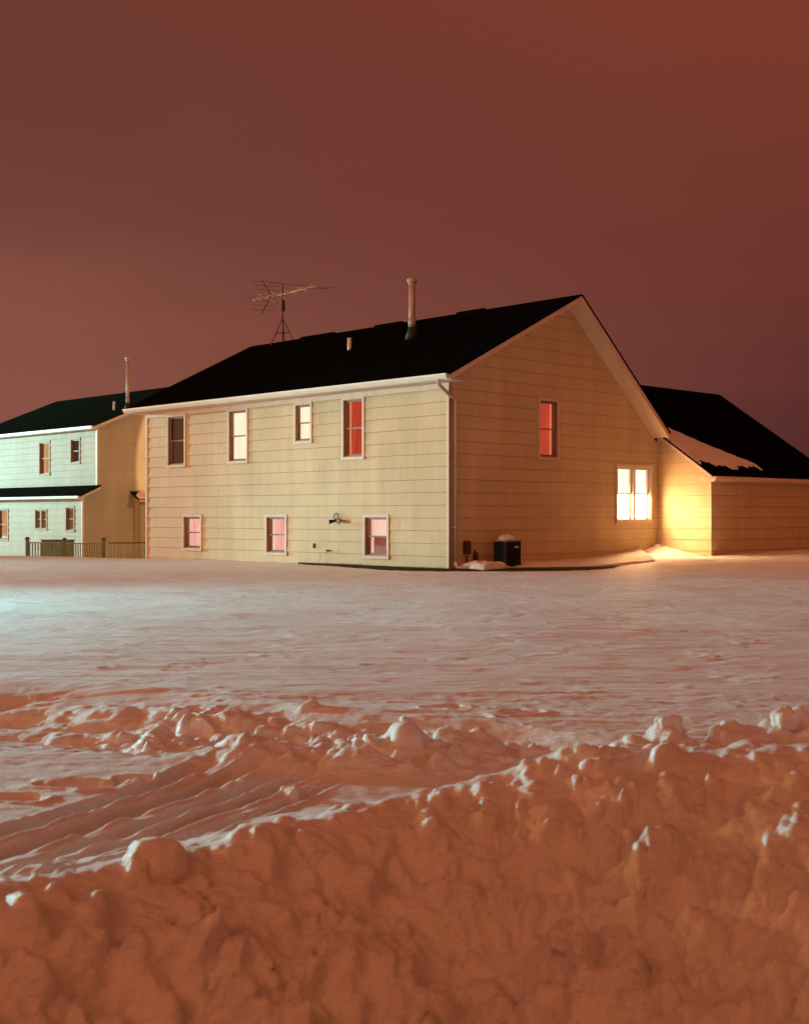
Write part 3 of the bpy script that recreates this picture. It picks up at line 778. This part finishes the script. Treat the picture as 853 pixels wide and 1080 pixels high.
xp = spaced([(0, 2.2, .011, .013), (2.2, 6, .013, .035), (6, 14, .035, .08), (14, 40, .08, 1.2), (40, 300, 1.2, 30), (300, 1500, 30, 200)])
xs = np.concatenate([-xp[:0:-1], xp])
ys = spaced([(-60, -8, 8, 3), (-8, 1.5, 3, .2), (1.5, 2.7, .05, .012), (2.7, 9.5, .011, .016), (9.5, 20, .016, .035), (20, 29, .035, .045), (29, 48, .05, .3), (48, 120, .4, 6), (120, 1800, 6, 200)])
X, Y = np.meshgrid(xs, ys)
Z = H(X, Y)

# lumps and clods frozen into the bank, pushed out along the surface normal
crest = lambda x: np.interp(x, _gx, _cy)
U = Y - crest(X)
jb = np.searchsorted(ys, 9.6)
D = np.zeros_like(Z)
x_, y_, u_ = X[:jb], Y[:jb], U[:jb]
fr = sst(.12, -.35, u_) if False else np.clip((.10 - u_) / .5, 0, 1)
wx = x_ + .10 * fbm(x_ * 3, y_ * 3, 300, 3); wy = y_ + .10 * fbm(x_ * 3, y_ * 3, 310, 3)
lum = fbm(wx * 2.6, wy * 2.6, 121, 5, .6) * .055 + np.sqrt(fbm(wx * 4.0, wy * 4.0, 131, 2) ** 2 + .03) * .10 + np.sqrt(fbm(wx * 9, wy * 8, 132, 2) ** 2 + .02) * .06 + np.sqrt(fbm(wx * 21, wy * 19, 133, 2) ** 2 + .01) * .026 + fbm(wx * 30, wy * 26, 137, 3) * .007 \
    + fbm((x_ * .85 + y_ * .5) * 9, (y_ * .85 - x_ * .5) * 3.2, 139, 3) * .012
D[:jb] = (lum + fbm(x_ * 1.5 + .4 * y_, y_ * 1.7, 501, 2) * .08 * np.clip(-u_ / .35, 0, 1)) * fr + fbm(x_ * 11, y_ * 11, 143, 3) * .004 * (1 - fr) * (y_ < 9)
_yt = np.interp(x_, [-8, -2.6, -1.5, -.2, .8, 2], [9.2, 8.25, 7.85, 7.15, 7.0, 6.8]); _hw = np.interp(x_, [-8, -2.6, -1.2, .2, 1.0, 2], [1.3, 1.2, 1.05, .75, .45, .2])
churn = (1 - sst(.65, 1.05, np.abs((y_ - _yt + .15) / _hw))) * sst(-3.2, -1.2, x_) * (1 - sst(.7, 1.3, x_)) * np.clip(u_ / .6, 0, 1)
shelf = sst(.1, .9, x_) * sst(-.02, .12, u_) * (1 - sst(.9, 1.3, u_))
churn = churn * (.35 + .65 * sst(-.25, .35, fbm(x_ * .9, y_ * 1.3, 401, 2)))
D[:jb] += (churn + .55 * shelf) * (np.abs(fbm(wx * 4.5, wy * 5.5, 411, 2)) * .10 + np.abs(fbm(wx * 11, wy * 12, 412, 2)) * .045 + np.abs(fbm(wx * 26, wy * 26, 413, 2)) * .012)
rng = np.random.default_rng(11)
def clod(px, py, r, hgt, ax=1., ang=0., mode=.5):
    """soft-edged rounded lump; several may overlap"""
    i0, i1 = np.searchsorted(xs, [px - r * 1.7, px + r * 1.7]); j0, j1 = np.searchsorted(ys, [py - r * 1.7, py + r * 1.7])
    if i1 <= i0 or j1 <= j0: return
    xx, yy = X[j0:j1, i0:i1] - px, Y[j0:j1, i0:i1] - py
    ca, sa = math.cos(ang), math.sin(ang); a = (xx * ca + yy * sa) / ax; b = (-xx * sa + yy * ca) * ax
    d = np.sqrt(a * a + b * b) / r * (1 + .35 * fbm(xx / r * 1.2 + px * 9, yy / r * 1.2 + py * 9, 7, 3))
    prof = np.clip(1 - d * d, 0, 1) ** mode * (1 + .18 * fbm(xx / r * 2 + 4, yy / r * 2, 8, 2)) + .12 * (1 - sst(.8, 1.5, d))
    c = D[j0:j1, i0:i1]
    D[j0:j1, i0:i1] = c + np.maximum(0, hgt * prof)
for _ in range(1500):
    px = rng.uniform(-1.9, 2.3); u = -rng.uniform(.03, 1.5); r = rng.uniform(.007, .022)
    clod(px, crest(px) + u, r, r * rng.uniform(.4, 1.0), rng.uniform(.75, 1.35), rng.uniform(0, 3), .7)
for _ in range(900):
    px = rng.uniform(-1.9, 2.3); u = -rng.uniform(.05, 1.5); r = .013 + .055 * rng.random() ** 2.2
    clod(px, crest(px) + u, r, r * rng.uniform(.35, 1.0), rng.uniform(.75, 1.35), rng.uniform(0, 3), rng.uniform(.5, 1.1))
for _ in range(40):
    px = rng.uniform(-1.9, 2.3); u = -rng.uniform(.1, 1.4); r = rng.uniform(.07, .15)
    clod(px, crest(px) + u, r, r * rng.uniform(.25, .5), rng.uniform(.75, 1.35), rng.uniform(0, 3), 1.2)
for _ in range(260):
    px = rng.uniform(-1.5, 2.6); u = rng.uniform(-.03, .6 + max(0, px) * .5); r = .010 + .035 * rng.random() ** 3
    clod(px, crest(px) + u, r, r * rng.uniform(.25, .6), rng.uniform(.8, 1.3), rng.uniform(0, 3), .8)
for _ in range(260):
    px = rng.normal(-.4, .8); py = 7.15 - .35 * px + rng.normal(0, .40); r = .010 + .055 * rng.random() ** 3
    clod(px, py, r, r * rng.uniform(.3, .6), rng.uniform(.6, 1.7), rng.uniform(0, 3), .9)
for (px, py, r, h_) in ((.86, 4.22, .10, .07), (.42, 3.82, .075, .05), (.57, 3.95, .06, .045), (1.17, 4.03, .05, .03), (.72, 3.9, .045, .03), (.1, 3.72, .08, .05), (-.4, 3.62, .08, .04), (-.18, 3.6, .05, .04), (-.80, 6.75, .17, .06), (-.45, 6.95, .19, .07), (.15, 6.8, .30, .08), (.60, 6.9, .18, .06), (-1.5, 7.5, .11, .06)):
    clod(px, py, r, h_ * (1.7 if py < 4.4 else 1), 1.1, px)
gy = np.gradient(Z, ys, axis=0); gx_ = np.gradient(Z, xs, axis=1)
gl = np.sqrt(gx_ ** 2 + gy ** 2 + 1)
for _ in range(10):
    for a in (gx_, gy):
        a[1:-1, 1:-1] = (a[1:-1, 1:-1] * 2 + a[:-2, 1:-1] + a[2:, 1:-1] + a[1:-1, :-2] + a[1:-1, 2:]) / 6
gl = np.sqrt(gx_ ** 2 + gy ** 2 + 1)
X3 = X - gx_ / gl * D; Y3 = Y - gy / gl * D; Z = Z + D / gl

ny, nx = X.shape
co = np.empty((ny * nx, 3), dtype=np.float32); co[:, 0] = X3.ravel(); co[:, 1] = Y3.ravel(); co[:, 2] = Z.ravel()
# soften perfect verticality: push steep cells sideways a little so clods overhang
idx = np.arange(ny * nx).reshape(ny, nx)
faces = np.stack([idx[:-1, :-1], idx[:-1, 1:], idx[1:, 1:], idx[1:, :-1]], -1).reshape(-1, 4)
me = bpy.data.meshes.new('snow_ground')
me.vertices.add(len(co)); me.vertices.foreach_set('co', co.ravel())
me.loops.add(faces.size); me.loops.foreach_set('vertex_index', faces.ravel().astype(np.int32))
me.polygons.add(len(faces)); me.polygons.foreach_set('loop_start', np.arange(0, faces.size, 4, dtype=np.int32))
me.polygons.foreach_set('use_smooth', np.ones(len(faces), dtype=bool))
me.update(calc_edges=True); me.materials.append(M['snow'])
ground = bpy.data.objects.new('snow_ground', me); COL.objects.link(ground)
tag(ground, kind='structure')
print('terrain verts', len(co))

def groundz(x, y):
    i = int(np.clip(np.searchsorted(xs, x), 1, nx - 1)); j = int(np.clip(np.searchsorted(ys, y), 1, ny - 1)); return float(Z[j, i])

# bare strip of dead grass by the wall foot
bm = bmesh.new(); gx = [-2.6, -1.9, -1.2, -.5, .2, .9, 1.8, 2.8, 3.8, 4.9]
rows = []
for x in gx:
    f0 = float(np.interp(x, [-2.4, -1.2, -.3, .9, 3.2, 4.5, 5.2], [30.2, 28.35, 27.0, 26.35, 26.5, 26.75, 27.6])) - .1
    rows.append([bm.verts.new((x, f0 + t * 2.4, -.06 + .085 * min(1, t * 2.4 / .7))) for t in (0, .12, .3, 1)])
for a, b in zip(rows, rows[1:]):
    for k in range(3): bm.faces.new((a[k], b[k], b[k + 1], a[k + 1]))
gs = obj('grass_strip', bm, 'grassbase', None); tag(gs, kind='structure')
bm = bmesh.new(); rnd = random.Random(9)
for _ in range(5200):
    x = rnd.uniform(-2.3, 4.7); f0 = float(np.interp(x, [-2.4, -1.2, -.3, .9, 3.2, 4.5, 5.2], [30.2, 28.35, 27.0, 26.35, 26.5, 26.75, 27.6]))
    t = rnd.uniform(.05, 1.0); y = f0 + t
    hx = (x - .955) * math.cos(RZ) + (y - 27.2) * math.sin(RZ); hy = -(x - .955) * math.sin(RZ) + (y - 27.2) * math.cos(RZ)
    if hx > -.04 and hy > -.04: continue
    z = -.06 + .085 * min(1, (t + .1) / .7); hgt = rnd.uniform(.015, .05); a = rnd.uniform(0, 6.28); ww = .004
    if groundz(x, y) > z: continue
    bx, by = math.cos(a) * ww, math.sin(a) * ww; lx, ly = rnd.uniform(-.02, .02), rnd.uniform(-.02, .02)
    bm.faces.new([bm.verts.new(p) for p in ((x - bx, y - by, z), (x + bx, y + by, z), (x + lx, y + ly, z + hgt))])
gb = obj('grass', bm, 'blade', None); tag(gb, 'dead brown grass showing at the foot of the tan house walls', 'grass', kind='stuff')

# free-standing chunks of snow thrown on the bank
def chunk(name, x, y, r, blocky, label, rot=0, sink=.35, seed=0, sz=(1, 1, 1)):
    rn = random.Random(seed); bm = bmesh.new()
    bmesh.ops.create_icosphere(bm, subdivisions=4, radius=1)
    ph = [rn.uniform(0, 6.28) for _ in range(9)]
    for v in bm.verts:
        p = v.co.copy(); e = 2 + blocky * 4
        n = (abs(p.x) ** e + abs(p.y) ** e + abs(p.z) ** e) ** (1 / e)
        p = p / n
        k = 1 + .09 * math.sin(p.x * 3.1 + ph[0]) + .08 * math.sin(p.y * 4 + ph[1]) + .05 * math.sin(p.z * 5 + ph[2]) + .03 * math.sin(p.x * 9 + p.y * 7 + ph[3]) + .02 * math.sin(p.z * 13 + p.x * 11 + ph[4])
        v.co = Vector((p.x * sz[0], p.y * sz[1], p.z * sz[2])) * r * k
    o = obj(name, bm, 'snow', None, smooth=True)
    o.location = (x, y, groundz(x, y) + r * sz[2] * (1 - sink)); o.rotation_euler = (rn.uniform(-.2, .2), rn.uniform(-.2, .2), rot)
    return tag(o, label, 'snow chunk', 'chunks of snow on the ploughed bank')
chunk('snow_chunk', 1.10, 5.25, .042, .5, 'squared block of snow perched alone on the far crest of the bank', .3, .75, 1, (1.25, 1, 1))
chunk('snow_chunk', 1.62, 5.35, .05, .2, 'rounded pale chunk on the right end of the bank crest', .3, .35, 2)
chunk('snow_chunk', -.80, 4.02, .088, .35, 'largest boulder of snow at the left end of the bank crest', .5, .95, 3, (1.1, 1, .8))
chunk('snow_chunk', .78, 3.70, .040, .1, 'smooth egg-shaped lump standing upright low on the right bank face', 1, .3, 4, (.8, .8, 1.25))
chunk('snow_chunk', .51, 3.93, .045, .22, 'angular notched chunk with a dark hollow under it, middle of bank face', .8, .35, 5, (1.3, .8, .8))
chunk('snow_chunk', 1.18, 3.95, .036, .22, 'flat angular chunk near the right edge of the bank face', .2, .3, 6, (1.4, .9, .6))
chunk('snow_chunk', -.12, 3.52, .028, .2, 'small upright pointed lump low on the bank, left of centre', .2, .3, 7, (.9, .8, 1.4))

# =================================================================== SKY AND LIGHT
world = bpy.data.worlds.new('World'); sc.world = world; world.use_nodes = True
nt = world.node_tree; nt.nodes.clear()
out = nt.nodes.new('ShaderNodeOutputWorld'); bg = nt.nodes.new('ShaderNodeBackground')
tc = nt.nodes.new('ShaderNodeTexCoord'); sep = nt.nodes.new('ShaderNodeSeparateXYZ'); nt.links.new(tc.outputs['Generated'], sep.inputs[0])
def lin(r, g, b):
    f = lambda c: ((c / 255 + .055) / 1.055) ** 2.4 if c > 10 else c / 255 / 12.92
    return (f(r), f(g), f(b))
def mth(op, a, b=None, clampv=False):
    n = nt.nodes.new('ShaderNodeMath'); n.operation = op; n.use_clamp = clampv
    for i, v in enumerate((a, b)):
        if v is None: continue
        if isinstance(v, (int, float)): n.inputs[i].default_value = v
        else: nt.links.new(v, n.inputs[i])
    return n.outputs[0]
# low cloud lit by the town: soft banding from stretched noise
mp = nt.nodes.new('ShaderNodeMapping'); mp.inputs['Scale'].default_value = (1.3, 1.3, 7); nt.links.new(tc.outputs['Generated'], mp.inputs[0])
cl = noise(nt, mp.outputs[0], 1.6, 4, .5)
wob = mth('MULTIPLY', mth('SUBTRACT', cl, .5), .17)
el = mth('ADD', sep.outputs['Z'], wob)
rl = ramp(nt, el, [(0, lin(96, 66, 67)), (.05, lin(110, 71, 67)), (.10, lin(136, 82, 70)), (.145, lin(134, 79, 66)), (.22, lin(118, 66, 56)), (.30, lin(109, 59, 51)), (.42, lin(112, 58, 46)), (1, lin(90, 44, 38))])
rr = ramp(nt, el, [(0, lin(66, 27, 31)), (.07, lin(76, 31, 33)), (.16, lin(96, 42, 38)), (.28, lin(118, 55, 43)), (.40, lin(130, 59, 42)), (1, lin(90, 44, 38))])
az = mth('DIVIDE', sep.outputs['X'], mth('MAXIMUM', sep.outputs['Y'], .05))
azf = mth('ADD', mth('MULTIPLY', az, 1.35), .36, True)
mx = nt.nodes.new('ShaderNodeMix'); mx.data_type = 'RGBA'; nt.links.new(azf, mx.inputs[0]); nt.links.new(rl, mx.inputs[6]); nt.links.new(rr, mx.inputs[7])
# behind the camera lies the town: brighter sodium glow
mr = nt.nodes.new('ShaderNodeMapRange'); mr.interpolation_type = 'SMOOTHSTEP'
nt.links.new(mth('SUBTRACT', sep.outputs['Y'], mth('MULTIPLY', sep.outputs['X'], .75)), mr.inputs[0]); mr.inputs[1].default_value = .25; mr.inputs[2].default_value = -.7; mr.inputs[3].default_value = 0; mr.inputs[4].default_value = 1
mz = nt.nodes.new('ShaderNodeMix'); mz.data_type = 'RGBA'; nt.links.new(mr.outputs[0], mz.inputs[0]); nt.links.new(mx.outputs[2], mz.inputs[6]); mz.inputs[7].default_value = (.37, .092, .034, 1)
nt.links.new(mz.outputs[2], bg.inputs[0]); bg.inputs[1].default_value = 1.0; nt.links.new(bg.outputs[0], out.inputs[0])

def lamp(kind, name, loc, col, power, target=None, **kw):
    l = bpy.data.lights.new(name, kind); l.color = col; l.energy = power
    for k, v in kw.items(): setattr(l, k, v)
    o = bpy.data.objects.new(name, l); COL.objects.link(o); o.location = loc
    if target: o.rotation_euler = (Vector(target) - Vector(loc)).to_track_quat('-Z', 'Y').to_euler()
    return o
# mercury-vapour street lamp far off to the left
lamp('POINT', 'street_lamp_light', (-64.2, 75.5, 8.5), (.52, 1.0, .88), 130000, shadow_soft_size=.25)
lamp('SPOT', 'far_snow_fill_light', (-22, 30, 2.6), (.45, 1.0, .98), 10000, target=(-6, 26.5, 0), spot_size=R(60), spot_blend=1, shadow_soft_size=.12)  # added spot to brighten the far-left snow, no real lamp
lamp('SPOT', 'near_snow_fill_light', (-14, 16.8, 2.0), (.36, 1.0, 1.04), 11000, target=(0, 11.0, 0), spot_size=R(128), spot_blend=1, shadow_soft_size=.12)  # added cool fill for the near snow, cone aimed away from the house
lamp('POINT', 'sodium_street_lamp_light', (-30, 15, 5.5), (1.0, .42, .11), 12500, shadow_soft_size=3.0)
_sun = lamp('SUN', 'town_glow_light', (0, -20, 30), (1.0, .28, .105), .54, target=(9.5, -9, 18.5), angle=R(32))
# spot added outside the double window, standing in for the room lamp's beam
lamp('SPOT', 'added_window_beam', house_pt(6.35, -.12, 1.5), (1.0, .58, .28), 230, target=house_pt(7.9, -1.7, .25), spot_size=R(95), spot_blend=1, shadow_soft_size=.3)
# yard lamp hidden behind the tan house lighting the neighbour's gable
lamp('SPOT', 'yard_lamp_light', house_pt(13.5, 15.5, 4.5), (1.0, .60, .28), 6500, target=house_pt(15.2, 27.7, 3.4), spot_size=R(52), spot_blend=.08, shadow_soft_size=.1)

lamp('POINT', 'gable_fill_light', house_pt(11.0, 17.0, 5.0), (1.0, .60, .27), 1100, shadow_soft_size=.3)  # added warm fill for the neighbour's gable, no porch there

# =================================================================== CAMERA
cam = bpy.data.cameras.new('camera'); co_ = bpy.data.objects.new('camera', cam); COL.objects.link(co_)
co_.location = (0, 0, 1.19); co_.rotation_euler = (R(90), 0, 0)
cam.sensor_fit = 'VERTICAL'; cam.sensor_height = 36; cam.sensor_width = 36; cam.lens = 1324 / 1080 * 36
cam.shift_y = 3 / 1080
cam.clip_start = .05; cam.clip_end = 5000
cam.dof.use_dof = True; cam.dof.focus_distance = 24; cam.dof.aperture_fstop = 4.5
sc.camera = co_
sc.render.engine = 'CYCLES'
sc.view_settings.view_transform = 'Standard'; sc.view_settings.look = 'None'; sc.view_settings.exposure = 0; sc.view_settings.gamma = 1
